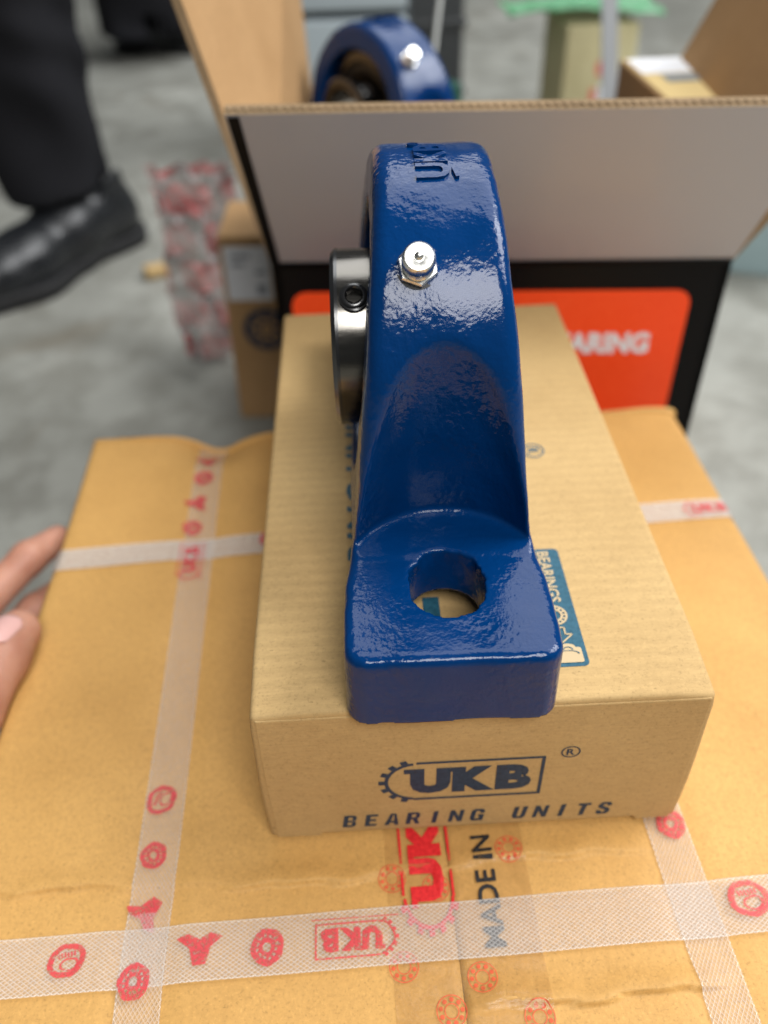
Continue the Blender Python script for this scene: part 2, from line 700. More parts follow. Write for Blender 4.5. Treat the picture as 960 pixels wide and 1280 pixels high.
def print_on(name, shape, mat, parent, fn):
    v, f = shape
    o = mesh_obj(name, [fn(x, y) for x, y in v], f, mat, parent)
    return o


def plane_fn(O, U, V):
    O, U, V = Vector(O), Vector(U).normalized(), Vector(V).normalized()
    return lambda x, y: tuple(O + U * x + V * y)


# ================================================================== the setting
gv = [(x, y, FLOOR) for y in (-6, 14) for x in (-9, 9)]
floor = mesh_obj('floor', gv, [(0, 1, 3, 2)], CONCRETE)
tag(floor, 'grey stained concrete floor around the boxes', kind='structure')

# ================================================================== the taped carton
CA = 0.0197                 # its turn about z
CL, CR, CB, CF = -0.1965, 0.1653, 0.2714, -0.215
SEAM = -0.0115
V1X, V2X = -0.1202, 0.0735


def to_c(x, y):
    c, s = math.cos(CA), math.sin(CA)
    return x * c + y * s, -x * s + y * c


def h1y(x):
    return 0.1705 + 0.025 * x


def h2y(x):
    return -0.0378 + 0.010 * (x + 0.05)


def ss(e0, e1, x):
    t = min(1, max(0, (x - e0) / (e1 - e0)))
    return t * t * (3 - 2 * t)


def crease(d, w, a):
    """a lifted lip of paper along a torn or folded line: steep on the near side, slow on the far side"""
    return a * (math.exp(-(d / w) ** 2) if d < 0 else math.exp(-(d / (9 * w)) ** 2))


def carton_z(x, y):
    z = 0.0005 * math.sin(31 * x + 1.2) * math.sin(23 * y + 0.4) + 0.00025 * math.sin(83 * x + 47 * y)
    wob = 0.0008 * math.sin(160 * x) + 0.0006 * math.sin(311 * x + 1) + 0.0004 * math.sin(640 * x)
    yc = -0.0118 - 0.0046 * math.exp(-((x + 0.06) / 0.05) ** 2) - 0.002 * ss(0, 0.08, x) + wob
    z += crease(y - yc, 0.0007, 0.0021) * (1 - ss(0.055, 0.075, x)) * (0.75 + 0.25 * math.sin(70 * x))
    yc2 = -0.0612 - 0.0012 * math.sin(55 * x) + wob
    z += crease(y - yc2, 0.0007, 0.0024) * ss(-0.012, 0.0, x) * (1 - ss(0.066, 0.082, x))
    # straps bite into the board
    for xs, a in ((V1X, 0.0012), (V2X, 0.0010)):
        z -= a * math.exp(-((x - xs) / 0.011) ** 4)
    z -= 0.0008 * math.exp(-((y - h1y(x)) / 0.011) ** 4)
    # back edge: flap ends rolled over, pulled down by the strap
    e = ss(0.035, 0.0, CB - y)
    z -= 0.0110 * e * math.exp(-((x - V1X) / 0.019) ** 2)
    z += 0.0016 * e * math.sin(42 * x + 2.4)
    for d in (CB - y, x - CL, CR - x):
        if d < 0.003:
            z -= 0.0018 * (1 - d / 0.003) ** 2
    if x > CR - 0.05:      # the right back corner is knocked down
        k = max(0, (x - (CR - 0.012)) + (y - (CB - 0.018)))
        z -= 2.0 * k * k
    return z


carton = empty('cardboard_carton', (0, 0, 0), CA)
tag(carton, 'large orange kraft carton bound with printed milky straps, carrying the small box', 'carton')
ys = list(np.arange(CF, -0.085, 0.004)) + list(np.arange(-0.085, 0.004, 0.0005)) + list(np.arange(0.004, CB, 0.0035)) + [CB - 0.0015, CB]
for x0, x1 in ((CL, SEAM - 0.00015), (SEAM + 0.00015, CR)):
    xs = list(np.linspace(x0, x1, int((x1 - x0) / 0.0030)))
    if x0 == CL:
        xs = [CL, CL + 0.0012] + xs[1:]
    else:
        xs = xs[:-1] + [CR - 0.0012, CR]
    nx = len(xs)
    vs = [(x, y + (0.004 * math.sin(22 * x + 0.5) if y == CB else 0), carton_z(x, y)) for y in ys for x in xs]
    fs = [(j * nx + i, j * nx + i + 1, (j + 1) * nx + i + 1, (j + 1) * nx + i) for j in range(len(ys) - 1) for i in range(nx - 1)]
    # give the board its thickness at the seam and the outer edges
    o = mesh_obj('top_flap', vs, fs, CARTON, carton, smooth=True)
    md = o.modifiers.new('board', 'SOLIDIFY')
    md.thickness = 0.003
    md.offset = -1
zt = -0.0035
for q in ([(CL, CB, FLOOR), (CL, CF, FLOOR), (CL, CF, zt), (CL, CB, zt)],
          [(CR, CF, FLOOR), (CR, CB, FLOOR), (CR, CB, zt), (CR, CF, zt)],
          [(CR, CB, FLOOR), (CL, CB, FLOOR), (CL, CB, zt - 0.008), (CR, CB, zt - 0.008)],
          [(CL, CF, FLOOR), (CR, CF, FLOOR), (CR, CF, zt), (CL, CF, zt)]):
    panel('side_panel', q, 0.004, CARTON, carton, CUT)


def strip(name, mat, parent, line_fn, s0, s1, w, n, thick_off, m=8):
    """a strap laid over the carton; line_fn(s, t) gives its local x, y for the length s and the offset t across"""
    V, F, UV = [], [], []
    for i in range(n + 1):
        s = s0 + (s1 - s0) * i / n
        for j in range(m + 1):
            t = (j / m - 0.5) * w
            x, y, zz = line_fn(s, t)
            V.append((x, y, zz + thick_off))
            UV.append((s, t))
    k = m + 1
    for i in range(n):
        for j in range(m):
            F.append((i * k + j, i * k + j + 1, (i + 1) * k + j + 1, (i + 1) * k + j))
    o = mesh_obj(name, V, F, mat, parent, smooth=True, uv=UV)
    return o


def bend(s, s0, s1):
    """length along a strap that runs down the wall at both ends: returns position on top and the drop"""
    if s < s0:
        return s0 - 0.0012, s0 - s
    if s > s1:
        return s1 + 0.0012, s - s1
    return s, 0.0


def strap_v(x0, tilt, over_h2=0.0):
    def fn(s, t):
        y, d = bend(s, CF, CB + 0.004)
        x = x0 + tilt * y + t
        over = over_h2 * math.exp(-((y - h2y(x)) / 0.016) ** 4)
        return x, y, (carton_z(x, min(y, CB)) if d == 0 else carton_z(x, CB)) - d + over
    return fn


def strap_h(yf, lift):
    def fn(s, t):
        x, d = bend(s, CL, CR)
        xx = min(CR, max(CL, x))
        y = yf(xx) + t
        return x, y, carton_z(xx, y) + lift * (0 if d else 1) - d
    return fn


sv1, sv2 = strap_v(V1X, -0.011, 0.0013), strap_v(V2X, -0.018)
sh1, sh2 = strap_h(h1y, 0.0004), strap_h(h2y, 0.0005)
strip('strap', STRAP2, carton, sv1, CF - 0.1, CB + 0.1, 0.0155, 320, 0.0009)
strip('strap', STRAP2, carton, sv2, CF - 0.1, CB + 0.1, 0.0155, 320, 0.0009)
strip('strap', STRAPF, carton, sh1, CL - 0.1, CR + 0.1, 0.0150, 260, 0.0006)
strip('strap', STRAP, carton, sh2, CL - 0.1, CR + 0.1, 0.0195, 260, 0.0012)


def on_carton(x0, y0, rot=0.0, lift=0.0006, sx=1.0, sy=1.0):
    c, s = math.cos(rot), math.sin(rot)

    def fn(u, v):
        u, v = u * sx, v * sy
        x, y = x0 + u * c - v * s, y0 + u * s + v * c
        return x, y, carton_z(x, y) + lift
    return fn


def pillow2d(k):
    """flange silhouette printed on the strap"""
    V = [(-7, 3.2), (-3.5, 4.6), (0, 3.0), (3.5, 4.6), (7, 3.2), (3.4, 0.4), (2.2, -4.6), (-1.6, -4.9), (-3.0, 0.2)]
    return np.array(V) * k, [list(range(9))]


def oval2d(k):
    L = [ring(3.3, 5.0, n=48, sx=0.9), ring(1.3, 2.6, n=18, sx=0.9)]
    for a in range(0, 360, 30):
        t = math.radians(a)
        L.append(line((2.62 * math.cos(t) * 0.9, 2.62 * math.sin(t)), (3.28 * math.cos(t) * 0.9, 3.28 * math.sin(t)), 0.7))
    v, f = merge(*L)
    return v * k, f


def roller2d(k):
    L = [shift(ring(3.4, 4.9, n=44, sx=1.15), 0, 0.4), shift(ring(1.8, 2.4, n=18, sx=1.2, sy=0.8), 0.8, -0.9)]
    for i in range(6):
        L.append(line((-2.4 + i * 0.95, 2.7), (-2.2 + i * 0.9, 1.2), 0.55))
    v, f = merge(*L)
    return v * k, f


def boxed2d(w):
    v, f = merge(logo2d(w, True), line((-w * 0.53, -w * 0.25), (w * 0.53, -w * 0.25), w * 0.012))
    return v, f


K = 0.00115
PL = 0.0016
for (wx, wy, shp, rot, lf) in [
        (-0.1451, -0.0412, roller2d(K), 0.2, 2.0), (-0.1000, -0.0396, pillow2d(K), 0.0, 2.0), (-0.0764, -0.0401, oval2d(K * 1.1), 0.0, 2.0),
        (0.0941, -0.0332, roller2d(K * 1.15), 0.1, 2.0), (-0.0460, -0.0390, boxed2d(0.029), math.pi, 2.0),
        (-0.1219, 0.0194, roller2d(K), 1.2, 1.25), (-0.1217, -0.0038, oval2d(K * 0.95), 0.0, 1.25), (-0.1203, -0.0250, pillow2d(K * 0.95), 2.4, 1.25),
        (-0.1210, -0.0488, oval2d(K * 1.05), 0.0, 2.5), (0.0756, -0.0022, oval2d(K * 1.05), 0.0, 1.25),
        (-0.1288, 0.2423, pillow2d(K), 0.2, 1.25), (-0.1291, 0.2248, oval2d(K * 1.05), 0.0, 1.25), (-0.1297, 0.2030, pillow2d(K * 1.0), 2.6, 1.25),
        (-0.1303, 0.1815, oval2d(K), 0.3, 1.6), (-0.1285, 0.1560, boxed2d(0.028), math.pi / 2, 1.4),
        (0.1500, 0.1775, boxed2d(0.026), 0.05, 1.4), (-0.0880, 0.1690, oval2d(K), 0.0, 1.4)]:
    x, y = to_c(wx, wy)
    sv_ = shp[0]
    shp = (sv_ + 0.0002 * np.stack([np.sin(900 * sv_[:, 1] + wx * 999), np.sin(1100 * sv_[:, 0] + wy * 999)], 1), shp[1])
    print_on('strap_print', shp, STRAPRED, carton, on_carton(x, y, rot, lf * 0.001 + 0.0002))

# packing tape down the seam, under the small straps
tape = strip('packing_tape', TAPE, carton, lambda s, t: (SEAM + 0.003 + t, s, carton_z(SEAM + 0.003 + t, s)), CF, CB, 0.052, 260, 0.00045, 14)
for wx, wy in [(-0.0322, -0.0181), (-0.0164, -0.0219), (0.0119, -0.0092), (-0.0297, -0.0486), (-0.0035, -0.0531), (-0.0149, -0.0630), (0.0136, -0.0660),
               (-0.031, -0.078), (0.002, -0.083)]:
    x, y = to_c(wx, wy)
    print_on('tape_print', gear_ring2d(0.0051), ORINK, tape, on_carton(x, y, random.uniform(0, 6), 0.0007))
# large red mark and black line of lettering printed on the carton, both reading away from the camera
x, y = to_c(-0.0197, -0.0060)
print_on('carton_print', logo2d(0.064), REDINK, carton, on_carton(x, y, math.pi / 2, 0.0009, 1.0, 0.72))
x, y = to_c(0.0022, -0.0235)
print_on('carton_print', text2d('MADE IN', 0.0405, 0.0074, 0.02), BLACKINK, carton, on_carton(x, y, math.pi / 2, 0.0009))

# ================================================================== the small box under the bearing
BW, BL, BH = 0.1545, 0.2691, 0.0793
BASE = 0.0020
sb = empty('bearing_box', (0, BL / 2, BASE))
tag(sb, 'small kraft box with navy lettering on its end, lying under the bearing', 'box')
HB = BH - BASE


def box_body():
    import bmesh
    vs, fs = bevel_box((BW, BL, HB), 0.0024, 4, 0.0, 9)
    out = []
    for x, y, z in vs:
        f = ss(-BL / 2 + 0.03, -BL / 2, y)
        x += 0.0006 * math.sin(z * 60) * (1 if x > 0 else -1)
        k = math.exp(-((abs(x) - BW / 2) ** 2 + (y + BL / 2) ** 2) / 0.00006) * (1 if z > HB - 0.006 else 0)
        z -= 0.0016 * k
        x -= 0.0004 * k * (1 if x > 0 else -1)
        out.append((x, y, z))
    return out, fs


v_, f_ = box_body()
body = mesh_obj('box_body', v_, f_, KRAFT, sb, smooth=True)
body.data.set_sharp_from_angle(angle=1.0)
# front panel: a tucked flap with two feet
import bmesh
fx = BW / 2
pts = [(-fx + 0.0024, 0.0004), (-fx + 0.0185, -0.0002), (-fx + 0.0200, 0.0022), (fx - 0.0165, 0.0022), (fx - 0.0150, -0.0002), (fx - 0.0024, 0.0004),
       (fx - 0.0020, HB * 0.5), (fx - 0.0024, HB - 0.0026), (0.03, HB - 0.0024), (-0.03, HB - 0.0025), (-fx + 0.0026, HB - 0.0028), (-fx + 0.0020, HB * 0.5)]
bm = bmesh.new()
vv = [bm.verts.new((px, -BL / 2 - 0.0004, pz)) for px, pz in pts]
fc = bm.faces.new(vv)
ex = bmesh.ops.extrude_face_region(bm, geom=[fc])
for v in [e for e in ex['geom'] if isinstance(e, bmesh.types.BMVert)]:
    v.co.y += 0.0030
bmesh.ops.recalc_face_normals(bm, faces=bm.faces)
me = bpy.data.meshes.new('front_flap')
bm.to_mesh(me)
bm.free()
me.materials.append(KRAFT)
ff = bpy.data.objects.new('front_flap', me)
C.objects.link(ff)
ff.parent = sb
mb = ff.modifiers.new('soft', 'BEVEL')
mb.width = 0.0005
mb.segments = 2


def on_front(x0, z0, rot=0.0):
    c, s = math.cos(rot), math.sin(rot)
    return lambda u, v: (x0 + u * c - v * s, -BL / 2 - 0.00060, z0 - BASE + u * s + v * c)


def on_top(x0, y0, rot=0.0):
    c, s = math.cos(rot), math.sin(rot)

    def fn(u, v):
        x, y = x0 + u * c - v * s, y0 - BL / 2 + u * s + v * c
        f = ss(-BL / 2 + 0.03, -BL / 2, y)
        return x, y, HB + 0.00018
    return fn


print_on('box_print', logo2d(0.0585), NAVY, ff, on_front(-0.0052, 0.0365))
def block(ch):
    """heavy condensed capital on a 5 x 8 cell from pieces that meet edge to edge"""
    q = lambda *p: (list(p), [list(range(len(p)))])
    t = 1.75
    stem = rect(0, 0, t, 8)
    P = {
        'I': [stem],
        'E': [stem, rect(t, 0, 4.4, 1.4), rect(t, 3.35, 4.0, 4.7), rect(t, 6.6, 4.4, 8)],
        'T': [rect(0, 6.6, 4.8, 8), rect(1.5, 0, 3.3, 6.6)],
        'U': [q((0, 1.5), (t, 1.9), (t, 8), (0, 8)), q((5, 1.5), (5, 8), (5 - t, 8), (5 - t, 1.9)), q((0, 1.5), (0.9, 0), (4.1, 0), (5, 1.5), (5 - t, 1.9), (2.9, 1.3), (2.1, 1.3), (t, 1.9))],
        'N': [rect(0, 0, t - 0.15, 8), rect(3.6, 0, 5.2, 8), q((t - 0.15, 8), (t - 0.15, 4.6), (3.6, 0), (3.6, 3.4))],
        'A': [q((0, 0), (1.7, 0), (2.9, 8), (1.7, 8)), q((3.7, 0), (5.4, 0), (3.7, 8), (2.9, 8)), q((1.98, 1.6), (3.55, 1.6), (3.38, 2.9), (2.14, 2.9))],
        'B': [stem, rect(t, 0, 3.4, 1.3), rect(t, 3.4, 3.3, 4.6), rect(t, 6.7, 3.4, 8), q((3.4, 0), (4.6, 0.6), (5, 2.2), (4.6, 3.6), (3.9, 4.0), (3.3, 3.4), (3.4, 1.3)), q((3.3, 4.6), (3.9, 4.0), (4.6, 4.5), (4.9, 6.0), (4.5, 7.5), (3.4, 8), (3.4, 6.7))],
        'R': [stem, rect(t, 3.2, 3.2, 4.5), rect(t, 6.7, 3.4, 8), q((3.2, 4.5), (3.2, 3.2), (4.5, 3.8), (4.9, 5.6), (4.5, 7.4), (3.4, 8), (3.4, 6.7)), q((2.4, 3.2), (3.6, 0), (5.3, 0), (4.0, 3.5), (3.2, 3.2))],
        'G': [q((1.0, 8), (0, 6.6), (0, 1.4), (1.0, 0), (t, 1.4), (t, 6.6)), q((1.0, 8), (t, 6.6), (3.3, 6.6), (4.0, 8)), q((4.0, 8), (3.3, 6.6), (3.3, 5.3), (5, 5.3), (5, 6.8)), q((1.0, 0), (3.6, 0), (3.4, 1.4), (t, 1.4)), q((3.6, 0), (5, 0), (5, 4.2), (2.8, 4.2), (2.8, 3.0), (3.4, 3.0), (3.4, 1.4))],
        'S': [q((0, 6.4), (0, 5.2), (0.8, 4.1), (1.9, 5.4), (1.75, 6.2), (1.9, 6.7), (1.0, 8)), q((1.0, 8), (1.9, 6.7), (3.2, 6.7), (3.9, 8)), q((3.9, 8), (3.2, 6.7), (3.3, 5.6), (4.9, 5.6), (4.9, 6.9)),
              q((0.8, 4.1), (3.2, 2.7), (4.3, 4.0), (1.9, 5.4)), q((4.3, 4.0), (3.2, 2.7), (3.3, 1.9), (3.1, 1.3), (4.0, 0), (5, 1.2), (5, 2.9)), q((4.0, 0), (3.1, 1.3), (1.9, 1.3), (1.0, 0)), q((1.0, 0), (1.9, 1.3), (1.7, 2.5), (0, 2.5), (0, 1.2))],
    }[ch]
    v, f = merge(*P)
    v = v - [(v[:, 0].max() + v[:, 0].min()) / 2, 4.0]
    return np.stack([v[:, 0] * 0.00100 + 0.13 * v[:, 1] * 0.00102, v[:, 1] * 0.00102], 1), f


for i, ch in enumerate('BEARING UNITS'):
    if ch != ' ':
        print_on('letter_print', block(ch), NAVY, ff, on_front(-0.0468 + 0.00795 * i, 0.0116))
print_on('box_print', registered2d(0.0034), NAVY, ff, on_front(0.0314, 0.0503))
# top of the box: lettering running away from the camera on the left, registered mark and teal label on the right
print_on('box_print', text2d('BEARING UNITS', 0.150, 0.0120, 0.03, 0.15, 1.1), TEAL, body, on_top(-0.0375, 0.1060, math.pi / 2))
print_on('box_print', registered2d(0.0050), TEAL, body, on_top(0.0392, 0.1330, -math.pi / 2))
print_on('box_print', logo2d(0.075), TEAL, body, on_top(-0.005, 0.120, -math.pi / 2))
print_on('box_print', rect(-0.0030, -0.011, 0.0030, 0.013), TEAL, body, on_top(-0.0135, 0.0350))
print_on('label_print', round_rect(-0.016, -0.0285, 0.0082, 0.0285, 0.0020), TEAL, body, on_top(0.0292, 0.0418))


def on_top_up(x0, y0, rot=0.0):
    g = on_top(x0, y0, rot)
    return lambda u, v: tuple(np.array(g(u, v)) + (0, 0, 0.00025))


KRAFTINK = plain('bare_kraft_in_print', (0.52, 0.39, 0.22), 0.7)
print_on('label_print', text2d('BEARINGS', 0.0262, 0.0046, 0.02), KRAFTINK, body, on_top_up(0.0312, 0.0555, -math.pi / 2))
gl = [ring(0.0023, 0.0031, n=24), ring(0.0040, 0.0047, n=24)]
for i in range(14):
    t = 6.2832 * i / 14
    gl.append(shift(disc(0.00050, 6), 0.00355 * math.cos(t), 0.00355 * math.sin(t)))
print_on('label_print', merge(*gl), KRAFTINK, body, on_top_up(0.0296, 0.0362))
al = []
ap = [(-0.0024, 0.0035), (0.0010, 0.0035), (0.0010, 0.0004), (0.0034, 0.0004), (-0.0007, -0.0032), (-0.0048, 0.0004), (-0.0024, 0.0004)]
for i in range(7):
    al.append(line(ap[i], ap[(i + 1) % 7], 0.00055))
print_on('label_print', merge(*al), KRAFTINK, body, on_top_up(0.0308, 0.0268))
print_on('label_print', merge(round_rect(-0.0050, -0.0035, 0.0046, 0.0030, 0.0008), shift(ring(0.0001, 0.0028, 0, math.pi, 14, sx=1.0, sy=0.6), 0, 0.00301)), KRAFTINK, body, on_top_up(0.0312, 0.0183))
print_on('label_print', merge(shift(ring(0.0014, 0.0018, 0, math.pi, 12, sy=0.8), 0, 0.0018), shift(ring(0.0032, 0.0037, 0, math.pi, 14, sx=1.0, sy=0.45), 0, 0.0)), TEAL, body,
         lambda u, v: tuple(np.array(on_top_up(0.0312, 0.0183)(u, v)) + (0, 0, 0.0002)))

# ================================================================== the bearing
YC, ZC, RO = 0.1145, 0.0700, 0.0650     # ring centre and radius above the base


def housing_sdf(X, Y, Z):
    n1 = wobble(X, Y, Z, 120, 0.00035, 3) + wobble(X, Y, Z, 420, 0.00016, 4)
    aY = np.abs(Y)
    # foot: plan with rounded corners, soft top edge
    waist = np.clip((0.088 - aY) / 0.025, 0, 1)
    waist = 0.0034 * waist * waist * (3 - 2 * waist)
    qx, qy = np.abs(X) - (0.0337 - waist - 0.010 * np.clip(Z, 0, 0.032) * 1.2 - 0.0070), aY - (0.1205 - 0.0070 - 0.03 * np.clip(Z, 0, 0.0285))
    plan = np.sqrt(np.maximum(qx, 0) ** 2 + np.maximum(qy, 0) ** 2) + np.minimum(np.maximum(qx, qy), 0) - 0.0070
    foot = smax(plan, Z - 0.0290, 0.0036)
    # body profile: ring with tangent shoulders
    circ = np.sqrt(Y ** 2 + (Z - ZC) ** 2) - RO
    a, b = np.array([0.0745, 0.0285]), np.array([0.0637, 0.0826])
    t = (b - a) / np.linalg.norm(b - a)
    side = (aY - a[0]) * t[1] - (Z - a[1]) * t[0]
    poly = np.maximum(side, Z - 0.0826)
    prof = np.minimum(circ, poly)
    w = np.minimum(0.0330 - 0.104 * Z, 0.0302)
    bodyd = smax(prof, np.abs(X) - w, 0.0055)
    # bolt clearance scoops, upright and slightly conical
    for s in (-1, 1):
        yb = Y - s * 0.0877
        ex_, ey_ = 0.0345 - 0.125 * (Z - 0.0288), 0.0350 - 0.068 * (Z - 0.0288)
        ex_ = np.maximum(ex_, 0.012)
        rr = (np.sqrt((X / ex_) ** 2 + (yb / ey_) ** 2) - 1) * 0.030
        cut = smax(rr, 0.0288 - Z, 0.0022)
        bodyd = smax(bodyd, -cut, 0.0012)
    d = smin(foot, bodyd, 0.0030)
    # bore and shallow side recesses round it
    rad = np.sqrt(Y ** 2 + (Z - ZC) ** 2)
    d = smax(d, -(rad - 0.0485), 0.002)
    d = d + n1
    # bolt slots with a ragged rim
    th = np.arctan2(Y, X)
    for s in (-1, 1):
        yy = np.abs(Y - s * 0.0877) - 0.0026
        rr = np.sqrt(X ** 2 + np.maximum(yy, 0) ** 2)
        ang = np.arctan2(Y - s * 0.0877, X)
        rag = (0.00030 * np.sin(7 * ang + 1) + 0.00034 * np.sin(11 * ang + 2 * np.sin(2 * ang)) * np.sin(3 * ang + 1) + 0.00022 * np.sin(23 * ang + 3 * np.sin(3 * ang))) * 1.3 * (0.35 + 0.65 * np.clip(np.sin(ang) * s * -1 + 0.3, 0, 1))
        rim = np.clip((Z - 0.0230) / 0.006, 0, 1)
        d = np.maximum(d, -(rr - 0.0122 - rag * rim))
    # hollow underside
    d = np.maximum(d, -np.maximum(np.maximum(np.abs(X) - 0.0265, aY - 0.114), Z - 0.0100))
    return np.maximum(d, -Z)


pb = empty('pillow_block_bearing', (-0.0092, YC, BH + 0.0003), math.radians(-0.7))
tag(pb, 'blue cast pillow block bearing standing on the small kraft box, in sharp focus', 'bearing')
hs = sdf_obj('housing', housing_sdf, (-0.037, -0.1245, -0.003), (0.037, 0.1245, 0.1385), 0.0008, BLUE, pb)


def insert_parts(parent):
    ins = lathe_obj('outer_ring', [(-0.0145, 0.0400), (-0.0145, 0.0460), (-0.0125, 0.0478), (0, 0.0487), (0.0125, 0.0478), (0.0145, 0.0460), (0.0145, 0.0400)], DARKSTEEL, parent, 72, closed=True)
    ins.location = (0, 0, ZC)
    se = lathe_obj('seal', [(-0.0120, 0.0312), (-0.0136, 0.0330), (-0.0120, 0.0402), (0.0120, 0.0402), (0.0136, 0.0330), (0.0120, 0.0312)], RUBBER, parent, 72, closed=True)
    se.location = (0, 0, ZC)
    # inner ring: long collar to the left, short to the right
    co = lathe_obj('inner_ring', [(-0.0333, 0.0240), (-0.0345, 0.0252), (-0.0345, 0.0302), (-0.0331, 0.0316), (-0.0150, 0.0316), (0.0230, 0.0316), (0.0242, 0.0304), (0.0242, 0.0252), (0.0230, 0.0240)],
                   DARKSTEEL, parent, 96, closed=True, ang=0.35)
    co.location = (0, 0, ZC)
    rim = lathe_obj('chamfer_band', [(-0.03465, 0.0285), (-0.03475, 0.0302), (-0.0333, 0.0318), (-0.0322, 0.0318), (-0.0322, 0.0310), (-0.0333, 0.0285)], BLACKSTEEL, co, 96, closed=True)
    for ang in (math.radians(127), math.radians(7)):
        # set screw standing a little proud, hexagon socket in its end
        sc = lathe_obj('set_screw', [(-0.004, 0.0042), (0.0008, 0.0042), (0.0012, 0.0050), (0.0020, 0.0050), (0.0022, 0.0044), (0.0030, 0.0044), (0.0034, 0.0039), (0.0034, 0.0031), (0.0028, 0.0027)],
                       BLACKSTEEL, co, 24, axis='z', ang=0.8)
        d = Vector((0, math.cos(ang), math.sin(ang)))
        sc.rotation_euler = d.to_track_quat('Z', 'X').to_euler()
        sc.location = Vector((-0.0266, 0, 0)) + d * 0.0308
        # hexagon socket: six dark walls and a domed floor that catches the light
        hv = [(0.0027 * math.cos(math.radians(60 * i)), 0.0027 * math.sin(math.radians(60 * i)), z) for z in (0.0029, -0.0012) for i in range(6)]
        mesh_obj('hex_socket', hv, [(i, (i + 1) % 6, (i + 1) % 6 + 6, i + 6) for i in range(6)], BLACKSTEEL, sc)
        lathe_obj('socket_floor', [(-0.0012, 0.0026), (-0.0004, 0.0022), (0.0004, 0.0013), (0.0007, 0.0)], BLACKSTEEL, sc, 18, axis='z', ang=3)


insert_parts(pb)


def nipple(parent, ang):
    d = Vector((0, -math.cos(ang), math.sin(ang)))
    r = empty('grease_fitting')
    r.parent = parent
    r.location = Vector((-0.0070, 0, ZC)) + d * (RO - 0.0012)
    r.rotation_euler = d.to_track_quat('Z', 'X').to_euler()
    hexv = []
    R6 = 0.0063
    vs, fs = [], []
    for z, k in ((0.0, 1.0), (0.0026, 1.0), (0.0033, 0.93)):
        for i in range(6):
            a = math.radians(60 * i + 8)
            vs.append((R6 * k * math.cos(a), R6 * k * math.sin(a), z))
    for l in range(2):
        for i in range(6):
            j = (i + 1) % 6
            fs.append((l * 6 + i, l * 6 + j, l * 6 + 6 + j, l * 6 + 6 + i))
    fs.append(tuple(range(12, 18)))
    hx = mesh_obj('hexagon', vs, fs, ZINC, r)
    lathe_obj('base_gasket', [(-0.0006, 0.0), (-0.0006, 0.0065), (0.0011, 0.0065), (0.0011, 0.0)], RUBBER, r, 28, axis='z')
    lathe_obj('nozzle', [(0.0030, 0.0050), (0.0042, 0.0040), (0.0050, 0.0040), (0.0072, 0.0050), (0.0094, 0.0047), (0.0102, 0.0041), (0.0103, 0.0014), (0.0098, 0.0)], ZINC, r, 32, axis='z', ang=0.7)
    lathe_obj('check_ball', [(0.0098, 0.00150), (0.0108, 0.00135), (0.0114, 0.0009), (0.01165, 0.0)], ZINC, r, 14, axis='z', ang=3)
    return r


nipple(pb, math.radians(46.5))


def cast_text(parent):
    """raised cast lettering wrapped over the crown of the ring"""
    L = merge(shift(text2d('UKB', 0.0235, 0.0105, 0.03), 0, 0), shift(registered2d(0.0019), 0.0142, 0.0050))
    L = merge(L, line((-0.0115, -0.0074), (-0.0065, -0.0064), 0.0011))
    v, f = L
    bm = bmesh.new()
    bv = [bm.verts.new((x, y, 0)) for x, y in v]
    for q in f:
        try:
            bm.faces.new([bv[i] for i in q])
        except ValueError:
            pass
    bmesh.ops.subdivide_edges(bm, edges=[e for e in bm.edges if e.calc_length() > 0.003], cuts=2)
    bmesh.ops.triangulate(bm, faces=bm.faces[:])
    ex = bmesh.ops.extrude_face_region(bm, geom=bm.faces[:])
    top = {e for e in ex['geom'] if isinstance(e, bmesh.types.BMVert)}
    bmesh.ops.recalc_face_normals(bm, faces=bm.faces)
    for vtx in bm.verts:
        x, y = vtx.co.x, vtx.co.y
        h = 0.0010 if vtx in top else -0.0012
        a = math.radians(85.0) + x / RO      # x runs up and over the crown, away from the camera
        r = RO + h
        vtx.co = (-y - 0.0005, -r * math.cos(a), ZC + r * math.sin(a))
    bmesh.ops.recalc_face_normals(bm, faces=bm.faces)
    me = bpy.data.meshes.new('raised_lettering')
    bm.to_mesh(me)
    bm.free()
    me.materials.append(BLUE)
    o = bpy.data.objects.new('raised_lettering', me)
    C.objects.link(o)
    o.parent = parent
    b = o.modifiers.new('cast_edges', 'BEVEL')
    b.width = 0.0005
    b.segments = 2
    b.limit_method = 'ANGLE'
    b.harden_normals = False
    me.polygons.foreach_set('use_smooth', [True] * len(me.polygons))
    me.set_sharp_from_angle(angle=1.2)
    return o


cast_text(pb)

# ================================================================== the black box behind
BBA = -0.075
bb = empty('open_black_box', (-0.087, 0.335, FLOOR), BBA)
tag(bb, 'open black carton with orange red panel and raised grey front flap behind the bearing', 'carton')
BBW, BBD, BBH = 0.281, 0.27, 0.277
for q in ([(0, 0, 0), (BBW, 0, 0), (BBW, 0, BBH), (0, 0, BBH)],
          [(BBW, BBD, 0), (0, BBD, 0), (0, BBD, BBH), (BBW, BBD, BBH)],
          [(0, BBD, 0), (0, 0, 0), (0, 0, BBH), (0, BBD, BBH)],
          [(BBW, 0, 0), (BBW, BBD, 0), (BBW, BBD, BBH), (BBW, 0, BBH)]):
    panel('side_panel', q, 0.005, PBLACK, bb, PBLACK)
panel('bottom_panel', [(0.005, 0.005, 0.006), (BBW - 0.005, 0.005, 0.006), (BBW - 0.005, BBD - 0.005, 0.006), (0.005, BBD - 0.005, 0.006)], 0.005, BROWN, bb)
rp = print_on('red_panel', round_rect(0.010, 0.015, BBW - 0.020, BBH - 0.0165, 0.010), PRED, bb, lambda u, v: (u, -0.0008, v))
